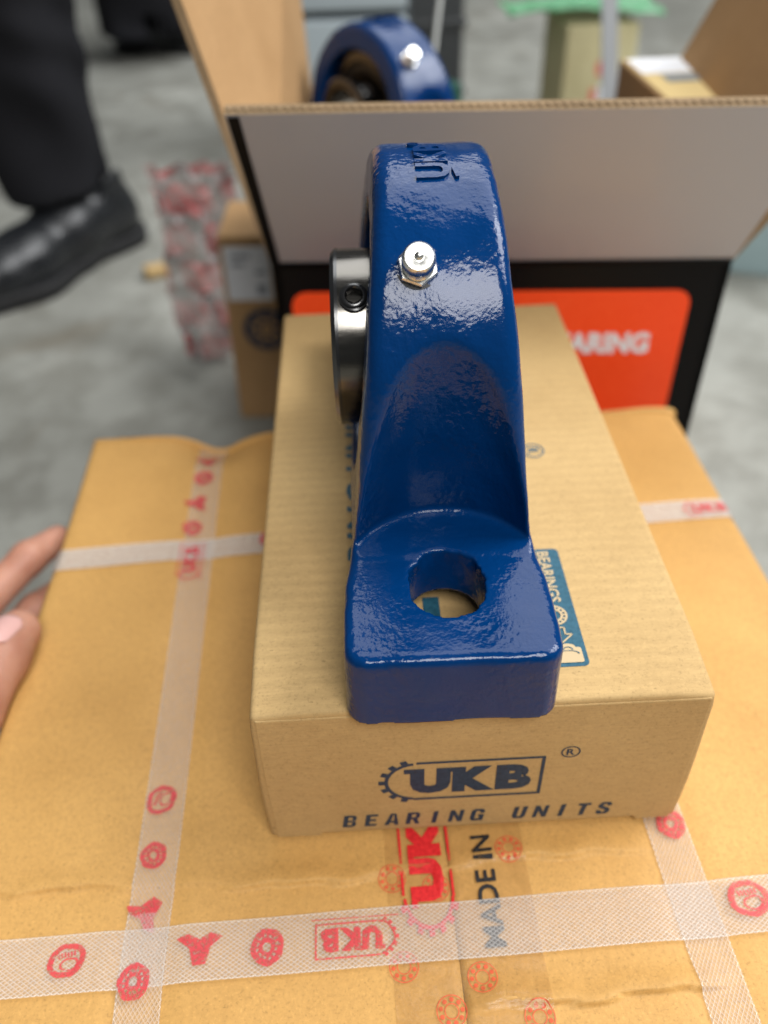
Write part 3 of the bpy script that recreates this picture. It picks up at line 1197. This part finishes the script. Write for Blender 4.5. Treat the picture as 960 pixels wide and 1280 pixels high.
print_on('panel_print', text2d('BEARING', 0.069, 0.0155, 0.05), WHITE, rp, lambda u, v: (0.2060 + u, -0.0014, 0.2235 + v))
print_on('panel_print', logo2d(0.080), WHITE, rp, lambda u, v: (0.080 + u, -0.0014, 0.2180 + v))
# front flap leaning out toward the carton
fl0, fl1 = (0, -0.002, BBH), (0, -0.072, BBH + 0.112)
front = panel('front_flap', [(0.001, -0.001, BBH + 0.001), (BBW - 0.001, -0.001, BBH + 0.001), (BBW + 0.002, -0.074, BBH + 0.1105), (-0.001, -0.074, BBH + 0.1105)], 0.0055, PGREY, bb, CUT)
# black printed border down the left side and along the fold of that flap
fd = Vector((0, -0.073, 0.1095))
fn_ = Vector((0, -0.8, -0.6)).normalized()
nrm = Vector((1, 0, 0)).cross(fd).normalized()


def on_flap(u, v):
    p = Vector((0.001, -0.001, BBH + 0.001)) + Vector((u, 0, 0)) + fd.normalized() * v + nrm * 0.0006
    return tuple(p)


print_on('flap_print', merge(rect(-0.0010, 0.0, 0.0048, 0.1305), rect(0.0048, 0.0, BBW - 0.002, 0.0055)), PBLACK, front, on_flap)
# corrugation showing in the flap's cut upper edge
V, F = [], []
fy = fd.normalized()
top = Vector((-0.001, -0.074, BBH + 0.1105)) + fy * 0.0004
back = -nrm
nfl = 72
for i in range(nfl * 4 + 1):
    u = (BBW + 0.002) * i / (nfl * 4)
    c = 0.00275 + (0.0006 + 0.0007 * random.random()) * math.sin(2 * math.pi * i / 4)
    for k, (dd, e) in enumerate(((c - 0.0005, 0.0), (c + 0.0005, 0.0), (c + 0.0005, 0.0005), (c - 0.0005, 0.0005))):
        V.append(tuple(top + Vector((u, 0, 0)) + back * dd + fy * e))
for i in range(nfl * 4):
    for k in range(4):
        F.append((i * 4 + k, (i + 1) * 4 + k, (i + 1) * 4 + (k + 1) % 4, i * 4 + (k + 1) % 4))
flu = mesh_obj('corrugated_edge', V, F, CUT, front)
tag(flu, None, kind='stuff')
# side flaps standing up and outward, bare brown inside
panel('side_flap', [(0.004, 0.002, BBH), (0.004, 0.262, BBH), (-0.004, 0.255, BBH + 0.190), (-0.040, -0.006, BBH + 0.190)], 0.005, BROWN, bb, CUT, PBLACK)
panel('side_flap', [(BBW - 0.004, 0.262, BBH + 0.002), (BBW - 0.004, 0.002, BBH + 0.002), (BBW + 0.074, -0.045, BBH + 0.177), (BBW + 0.074, 0.262, BBH + 0.177)], 0.005, BROWN, bb, CUT, PBLACK)

# ---- contents of the black box
inner = empty('packed_box', (0.000, 0.468, FLOOR + 0.0065), BBA)
box_obj('box_body', (0.120, 0.225, 0.230), 0.002, KRAFT, inner)
tag(inner, 'kraft box packed inside the black carton under the second bearing', 'box')
b2 = copy_tree(pb)
b2.location = (-0.010, 0.530, FLOOR + 0.0065 + 0.231)
b2.rotation_euler = (0, 0, math.radians(33))
tag(b2, 'blurred second blue pillow block bearing showing its open ring inside the black box', 'bearing')
lb = empty('labelled_box', (0.2140, 0.520, FLOOR + 0.0065), 0.03)
tag(lb, 'kraft box with white and yellow label on top, standing inside the black carton', 'box')
lbb = box_obj('box_body', (0.056, 0.120, 0.3225), 0.002, BROWN, lb)
lz = 0.3230
lab = mesh_obj('label', [(-0.026, -0.058, lz), (0.026, -0.058, lz), (0.026, 0.058, lz), (-0.026, 0.058, lz)], [(0, 1, 2, 3)], plain('yellow_label', (0.70, 0.52, 0.22), 0.5), lb)
mesh_obj('label_print', [(-0.024, 0.012, lz + 0.0004), (0.020, 0.012, lz + 0.0004), (0.020, 0.056, lz + 0.0004), (-0.024, 0.056, lz + 0.0004)], [(0, 1, 2, 3)], WHITE, lab)
mesh_obj('label_print', [(0.0205, -0.056, lz + 0.0004), (0.0235, -0.056, lz + 0.0004), (0.0235, 0.036, lz + 0.0004), (0.0205, 0.036, lz + 0.0004)], [(0, 1, 2, 3)], NAVY, lab)
mesh_obj('label_print', [(-0.012, -0.012, lz + 0.0004), (0.016, -0.012, lz + 0.0004), (0.016, 0.008, lz + 0.0004), (-0.012, 0.008, lz + 0.0004)], [(0, 1, 2, 3)], plain('grey_print', (0.22, 0.24, 0.25), 0.6), lab)

# ================================================================== things round the black box
kb = empty('upright_kraft_box', (-0.1260, 0.620, FLOOR), -0.03, rot=(0.0, 0.018, -0.03))
tag(kb, 'narrow kraft box with white label standing upright on the floor beside the black carton', 'box')
box_obj('box_body', (0.072, 0.086, 0.196), 0.002, BROWN, kb)
fy0 = -0.0436
mesh_obj('label', [(-0.032, fy0, 0.134), (0.010, fy0, 0.134), (0.010, fy0, 0.187), (-0.032, fy0, 0.187)], [(0, 1, 2, 3)], WHITE, kb)
GREYP = plain('faded_print', (0.30, 0.32, 0.36), 0.6)
for zz, x0, x1 in ((0.176, -0.026, -0.008), (0.168, -0.026, -0.014), (0.160, -0.004, 0.006)):
    mesh_obj('label_print', [(x0, fy0 - 0.0005, zz), (x1, fy0 - 0.0005, zz), (x1, fy0 - 0.0005, zz + 0.004), (x0, fy0 - 0.0005, zz + 0.004)], [(0, 1, 2, 3)], GREYP, kb)
mesh_obj('label_print', [(-0.004, fy0 - 0.0005, 0.140), (0.005, fy0 - 0.0005, 0.140), (0.005, fy0 - 0.0005, 0.150), (-0.004, fy0 - 0.0005, 0.150)], [(0, 1, 2, 3)], GREYP, kb)
gg = [ring(0.0165, 0.0225, n=28), ring(0.006, 0.0085, n=20)]
for i in range(8):
    t = 6.2832 * i / 8
    gg.append(shift(disc(0.0032, 8), 0.0128 * math.cos(t), 0.0128 * math.sin(t)))
print_on('box_print', merge(*gg), NAVY, kb, lambda u, v: (0.0005 + u, fy0, 0.103 + v))
print_on('box_print', merge(*[shift(text2d('UKB', 0.024, 0.007, 0.03), 0, 0), shift(text2d('UNITS', 0.024, 0.006, 0.03), 0, -0.011)]), GREYP, kb, lambda u, v: (0.012 - v, fy0, 0.047 + u))


def crumple():
    nx, ny = 34, 58
    V, UV, F = [], [], []
    r = np.random.RandomState(11)
    K = [(r.normal(size=2) * f, r.uniform(0, 6.28), a) for f, a in ((30, 0.010), (45, 0.009), (70, 0.006), (110, 0.005), (160, 0.0035), (230, 0.0025), (300, 0.002))]
    for j in range(ny):
        for i in range(nx):
            u, v = i / (nx - 1), j / (ny - 1)
            s = v * 0.215
            x = (u - 0.5) * (0.074 - 0.012 * math.sin(v * 5)) - 0.006 * math.sin(v * 6)
            off = [sum(a * (abs(math.sin(k[0] * x + k[1] * s + ph + d * 1.7)) * 2 - 1) for k, ph, a in K) for d in range(3)]
            V.append((x + off[0] * 0.4, -0.05 + 0.10 * v ** 1.5 + off[1] * 1.2, 0.008 + s * 0.86 + off[2] * 0.7))
            UV.append((x, s))
    for j in range(ny - 1):
        for i in range(nx - 1):
            F.append((j * nx + i, j * nx + i + 1, (j + 1) * nx + i + 1, (j + 1) * nx + i))
    zmin = min(p[2] for p in V)
    V = [(x, y, z - zmin) for x, y, z in V]
    return V, F, UV


v_, f_, uv_ = crumple()
wr = mesh_obj('crumpled_film', v_, f_, WRAP, None, smooth=False, uv=uv_)
wr.location = (-0.204, 0.715, FLOOR)
wr.rotation_euler = (0, 0, 0.25)
tag(wr, 'crumpled red and white printed plastic film slumped beside the upright kraft box', 'film')
scr = box_obj('board_scrap', (0.030, 0.022, 0.014), 0.004, plain('tan_scrap', (0.50, 0.34, 0.15), 0.7), None, (-0.306, 0.925, FLOOR), (0, 0, 0.5), 0.004, 2)
tag(scr, 'small tan scrap of board on the floor by the red film', 'scrap')


# pale tub on the right
def tub_sdf(X, Y, Z):
    qx, qy = np.abs(X) - 0.13 - 0.10 * Z, np.abs(Y) - 0.09 - 0.10 * Z
    d = np.sqrt(np.maximum(qx, 0) ** 2 + np.maximum(qy, 0) ** 2) + np.minimum(np.maximum(qx, qy), 0) - 0.03
    d = smax(d, Z - 0.115, 0.006)
    inn = np.maximum(d + 0.004, 0.004 - Z)
    d = np.maximum(d, -inn)
    rim = np.maximum(np.abs(np.sqrt(np.maximum(qx, 0) ** 2 + np.maximum(qy, 0) ** 2) + np.minimum(np.maximum(qx, qy), 0) - 0.031) - 0.006, np.abs(Z - 0.112) - 0.004)
    d = np.minimum(d, rim)
    return np.maximum(d, -Z)


tb = sdf_obj('plastic_tub', tub_sdf, (-0.19, -0.15, -0.006), (0.19, 0.15, 0.122), 0.003, plain('pale_blue_plastic', (0.37, 0.50, 0.53), 0.4))
tb.location = (0.598, 0.940, FLOOR)
tb.rotation_euler = (0, 0, -0.35)
tag(tb, 'pale blue plastic tub on the floor at the right edge', 'tub')

# background furniture beyond the box
cb = empty('steel_cabinet', (-0.03, 1.30, FLOOR))
tag(cb, 'light grey steel cabinet with a dark drawer gap far behind the black carton', 'cabinet')
LG = plain('pale_grey_enamel', (0.40, 0.46, 0.49), 0.4)
box_obj('lower_drawer', (0.180, 0.22, 0.222), 0.004, LG, cb, (0, 0.11, 0.004))
box_obj('upper_drawer', (0.180, 0.22, 0.120), 0.004, LG, cb, (0, 0.11, 0.238))
box_obj('carcass', (0.184, 0.20, 0.350), 0.002, plain('cabinet_shadow_grey', (0.06, 0.07, 0.075), 0.6), cb, (0.004, 0.125, 0.0))
db = empty('dark_crate', (0.100, 1.42, FLOOR), 0.1)
tag(db, 'dark grey plastic crate far behind the second bearing', 'crate')
DG = plain('dark_grey_plastic', (0.035, 0.038, 0.040), 0.5)
box_obj('crate_body', (0.095, 0.14, 0.300), 0.008, DG, db)
for zz in (0.10, 0.20, 0.295):
    box_obj('rib', (0.103, 0.148, 0.012), 0.003, DG, db, (0, 0, zz))
cr = empty('cream_carton', (0.305, 1.15, FLOOR), 0.05)
tag(cr, 'cream carton with a red printed mark in the far background', 'carton')
box_obj('carton_body', (0.098, 0.12, 0.250), 0.003, mat_kraft('cream_board', (0.52, 0.45, 0.25), (0.60, 0.54, 0.32), fibre=0.4), cr)
print_on('carton_print', merge(round_rect(-0.008, -0.008, 0.008, 0.010, 0.003), shift(rect(-0.009, -0.02, -0.001, 0.008), -0.004, -0.032)), plain('pink_red_print', (0.72, 0.16, 0.13), 0.6), cr, lambda u, v: (0.004 + u, -0.0606, 0.196 + v))
print_on('carton_print', rect(-0.004, -0.025, 0.010, 0.012), WHITE, cr, lambda u, v: (0.006 + u, -0.0606, 0.166 + v))


def film_sheet(name, w, d, mat, amp, seed):
    nx, ny = 40, 26
    r = np.random.RandomState(seed)
    K = [(r.normal(size=2) * f, r.uniform(0, 6.28), a) for f, a in ((25, 1.0), (50, 0.7), (90, 0.45), (150, 0.3))]
    V, F = [], []
    for j in range(ny):
        for i in range(nx):
            x, y = (i / (nx - 1) - 0.5) * w, (j / (ny - 1) - 0.5) * d
            V.append((x, y, amp * (2.0 + sum(a * (abs(math.sin(k[0] * x + k[1] * y + p)) - 0.5) for k, p, a in K))))
    for j in range(ny - 1):
        for i in range(nx - 1):
            F.append((j * nx + i, j * nx + i + 1, (j + 1) * nx + i + 1, (j + 1) * nx + i))
    zm = min(v[2] for v in V)
    V = [(a, b, c - zm) for a, b, c in V]
    o = mesh_obj(name, V, F, mat, None)
    md = o.modifiers.new('film', 'SOLIDIFY')
    md.thickness = 0.0008
    return o


gf = film_sheet('green_film', 0.20, 0.13, plain('green_film', (0.10, 0.34, 0.16), 0.3, Alpha=0.75), 0.010, 5)
gf.location = (0.285, 1.15, FLOOR + 0.252)
tag(gf, 'crumpled green plastic film lying over the cream carton', 'film')
# dark rounded green pot behind the second bearing
gp = lathe_obj('green_bottle', [(0, 0), (0, 0.034), (0.01, 0.036), (0.20, 0.036), (0.235, 0.030), (0.262, 0.016), (0.285, 0.014), (0.286, 0)], plain('dark_green_plastic', (0.010, 0.060, 0.045), 0.35), None, 32, axis='z')
gp.location = (0.058, 0.700, FLOOR)
tag(gp, 'dark green rounded bottle half hidden behind the second bearing', 'bottle')
# leaning grey steel strip on the right
a, b = Vector((0.262, 0.760, FLOOR)), Vector((0.248, 0.960, FLOOR + 0.42))
st = panel('steel_strip', [a, a + Vector((0.018, 0, 0)), b + Vector((0.018, 0, 0)), b], 0.004, plain('dull_grey_steel', (0.22, 0.23, 0.24), 0.4), None)
tag(st, 'grey steel strip leaning up behind the brown right flap', 'strip')
a, b = Vector((0.000, 0.640, FLOOR)), Vector((0.030, 0.830, FLOOR + 0.45))
st2 = lathe_obj('thin_rod', [(0, 0), (0, 0.0022), (0.60, 0.0022), (0.60, 0)], plain('white_plastic', (0.6, 0.62, 0.6), 0.4), None, 12, axis='z')
st2.location = (0.005, 0.66, FLOOR)
st2.rotation_euler = Vector((0.075, 0.13, 0.52)).to_track_quat('Z', 'X').to_euler()
tag(st2, 'thin white rod leaning just behind the second bearing', 'rod')

# ================================================================== people: only trouser legs and shoes are in view
CLOTH = NT('black_trouser_cloth')
CLOTH.col(CLOTH.mix(CLOTH.noise(CLOTH.coord(), 20, 3), (0.009, 0.009, 0.011), (0.016, 0.016, 0.019)))
CLOTH.p(Roughness=0.9, Specular_IOR_Level=0.15)
CLOTH = CLOTH.m
LEATHER = NT('black_leather')
LEATHER.col((0.010, 0.011, 0.013))
LEATHER.p(Roughness=LEATHER.ramp(LEATHER.noise(LEATHER.coord(), 30, 3), [(0.3, 0.24), (0.7, 0.45)]), IOR=1.5)
LEATHER.bump(LEATHER.noise(LEATHER.coord(), 60, 3), 0.004, 0.4)
LEATHER = LEATHER.m
SOLE = plain('black_sole', (0.008, 0.008, 0.009), 0.65)


def shoe_sdf(X, Y, Z):
    """toe along -y, heel at +y 0.10, ankle at y 0.05"""
    d = capsule(X, Y, Z, (0.0, 0.065, 0.045), (0.0, -0.01, 0.050), 0.040, 0.042)
    d = smin(d, capsule(X, Y, Z, (0.0, -0.01, 0.045), (0.008, -0.15, 0.030), 0.042, 0.032), 0.03)
    d = smin(d, capsule(X, Y, Z, (0.006, -0.09, 0.032), (0.004, -0.13, 0.030), 0.046, 0.040), 0.02)
    d = smin(d, capsule(X, Y, Z, (0.0, 0.055, 0.05), (0.0, 0.050, 0.095), 0.036, 0.038), 0.02)
    d = smax(d, 0.014 - Z, 0.006)
    # topline opening and stitched welt groove
    d = np.maximum(d, -(np.sqrt((X / 0.034) ** 2 + ((Y - 0.045) / 0.042) ** 2) - 1) * 0.034 - np.where(Z > 0.075, 0, 1))
    return np.maximum(d, Z - 0.118)


def sole_sdf(X, Y, Z):
    d = capsule(X, Y, Z * 0, (0, 0.068, 0), (0, -0.01, 0), 0.043, 0.038)
    d = smin(d, capsule(X, Y, Z * 0, (0, -0.01, 0), (0.006, -0.10, 0), 0.038, 0.050), 0.02)
    d = smin(d, capsule(X, Y, Z * 0, (0.006, -0.10, 0), (0.006, -0.155, 0), 0.048, 0.036), 0.03)
    d = smax(d, np.abs(Z - 0.011) - 0.011, 0.003)
    arch = np.sqrt((Y - 0.005) ** 2 + (Z + 0.045) ** 2) - 0.052
    return np.maximum(d, -arch)


def leg_sdf(X, Y, Z):
    d = capsule(X, Y, Z, (-0.024, 0.003, 0.105), (-0.010, 0.015, 0.44), 0.068, 0.066)
    d = smin(d, capsule(X, Y, Z, (-0.010, 0.015, 0.44), (0.02, 0.03, 0.80), 0.068, 0.090), 0.04)
    fold = 0.005 * np.sin(Z * 70 + 9 * np.arctan2(Y - 0.04, X) * 0.35 + 2 * np.sin(Z * 21)) * np.clip(1.2 - Z * 2.2, 0.1, 1)
    fold = fold + 0.004 * np.sin(5 * np.arctan2(Y - 0.04, X) + Z * 12)
    d = d + fold
    d = np.maximum(d, 0.098 - Z + 0.10 * (Y - 0.02))
    hollow = capsule(X, Y, Z, (-0.024, 0.003, 0.05), (-0.024, 0.003, 0.13), 0.055, 0.055)
    return np.maximum(np.maximum(d, Z - 0.80), -hollow)


def person(name, loc, rz, label, wide=1.0, drop=0.0):
    p = empty(name, loc, rz)
    tl = sdf_obj('trouser_leg', leg_sdf, (-0.14, -0.09, 0.04), (0.15, 0.19, 0.83), 0.0075, CLOTH, p)
    tl.scale = (wide, wide, 1)
    tl.location.z = -drop
    sh = sdf_obj('shoe', shoe_sdf, (-0.07, -0.20, -0.006), (0.07, 0.125, 0.13), 0.003, LEATHER, p)
    sdf_obj('sole', sole_sdf, (-0.07, -0.21, -0.006), (0.07, 0.13, 0.03), 0.003, SOLE, sh)
    tag(p, label, 'person')
    return p


p1 = person('person', (-0.420, 0.990, FLOOR), -0.62, 'lower leg of a person in black trousers and black leather shoe on the left')
p2 = person('person', (-0.500, 2.200, FLOOR), 1.45, 'black shoe and trouser leg of a person farther back, at the top edge', 1.65, 0.045)

# ================================================================== the hand on the carton's left edge
def hand_sdf(X, Y, Z):
    def chain(pts, rs, k=0.004):
        d = None
        for i in range(len(pts) - 1):
            c = capsule(X, Y, Z, pts[i], pts[i + 1], rs[i], rs[i + 1])
            d = c if d is None else smin(d, c, k)
        return d
    thumb = chain([(-0.1995, 0.1030, 0.0105), (-0.2025, 0.0870, 0.0120), (-0.2075, 0.0600, 0.0065), (-0.2330, 0.0280, -0.0240)], [0.0104, 0.0124, 0.0114, 0.0150])
    # flat pad under the thumb nail, nail bed on top
    index = chain([(-0.2128, 0.1990, -0.0190), (-0.2230, 0.1800, -0.0150), (-0.2420, 0.1480, -0.0200), (-0.2580, 0.1000, -0.045)], [0.0078, 0.0092, 0.0100, 0.0115])
    middle = chain([(-0.2125, 0.1900, -0.0480), (-0.2240, 0.1680, -0.0440), (-0.2460, 0.1330, -0.0480), (-0.2620, 0.0870, -0.066)], [0.0080, 0.0095, 0.0102, 0.0115])
    ringf = chain([(-0.2125, 0.1700, -0.0740), (-0.2240, 0.1500, -0.0700), (-0.2480, 0.1150, -0.0720), (-0.2630, 0.0740, -0.084)], [0.0076, 0.0090, 0.0098, 0.011])
    little = chain([(-0.2120, 0.1390, -0.0960), (-0.2230, 0.1230, -0.0930), (-0.2480, 0.0950, -0.0930), (-0.2630, 0.0620, -0.100)], [0.0068, 0.0080, 0.0086, 0.010])
    palm = chain([(-0.2540, 0.0900, -0.055), (-0.2600, 0.0300, -0.075)], [0.0190, 0.0230], 0.01)
    palm = smin(palm, capsule(X, Y, Z, (-0.2600, 0.0700, -0.090), (-0.2620, 0.0250, -0.090), 0.017, 0.020), 0.015)
    palm = smin(palm, capsule(X, Y, Z, (-0.2430, 0.0400, -0.035), (-0.2560, 0.0150, -0.070), 0.017, 0.022), 0.015)
    arm = capsule(X, Y, Z, (-0.2620, 0.015, -0.085), (-0.330, -0.100, -0.105), 0.0260, 0.0330)
    d = smin(palm, arm, 0.02)
    for f in (thumb, index, middle, ringf, little):
        d = smin(d, f, 0.006)
    # skin folds at the thumb and finger joints
    for c, r in (((-0.2095, 0.0740, 0.0205), 0.0016), ((-0.2100, 0.0705, 0.0200), 0.0013), ((-0.2300, 0.1690, -0.0060), 0.0015)):
        d = smax(d, -(np.sqrt((Y - c[1]) ** 2 + (Z - c[2]) ** 2) - r), 0.0015)
    return d


hd = sdf_obj('hand', hand_sdf, (-0.375, -0.145, -0.150), (-0.185, 0.215, 0.030), 0.0014, SKIN)
tag(hd, 'left hand with thumb over and fingers along the left edge of the large carton', 'hand')


def nail(loc, rot, w, l, parent):
    V, F = [], []
    n, m = 10, 12
    for j in range(m + 1):
        v = j / m
        for i in range(n + 1):
            u = i / n * 2 - 1
            ww = w * (1 - 0.10 * (1 - v)) * math.sqrt(max(0.05, 1 - max(0, (v - 0.72) / 0.30) ** 2 * 0.85)) * math.sqrt(max(0.12, 1 - max(0, (0.22 - v) / 0.24) ** 2))
            V.append((u * ww, v * l, -0.42 * (u * ww) ** 2 / w - 0.0015 * v * v))
    for j in range(m):
        for i in range(n):
            F.append((j * (n + 1) + i, j * (n + 1) + i + 1, (j + 1) * (n + 1) + i + 1, (j + 1) * (n + 1) + i))
    o = mesh_obj('nail', V, F, NAIL, parent, smooth=True)
    md = o.modifiers.new('thick', 'SOLIDIFY')
    md.thickness = 0.0008
    o.location = loc
    o.rotation_euler = rot
    return o


nail((-0.2030, 0.0845, 0.0274), (-0.21, 0.0, -0.16), 0.0084, 0.0205, hd)
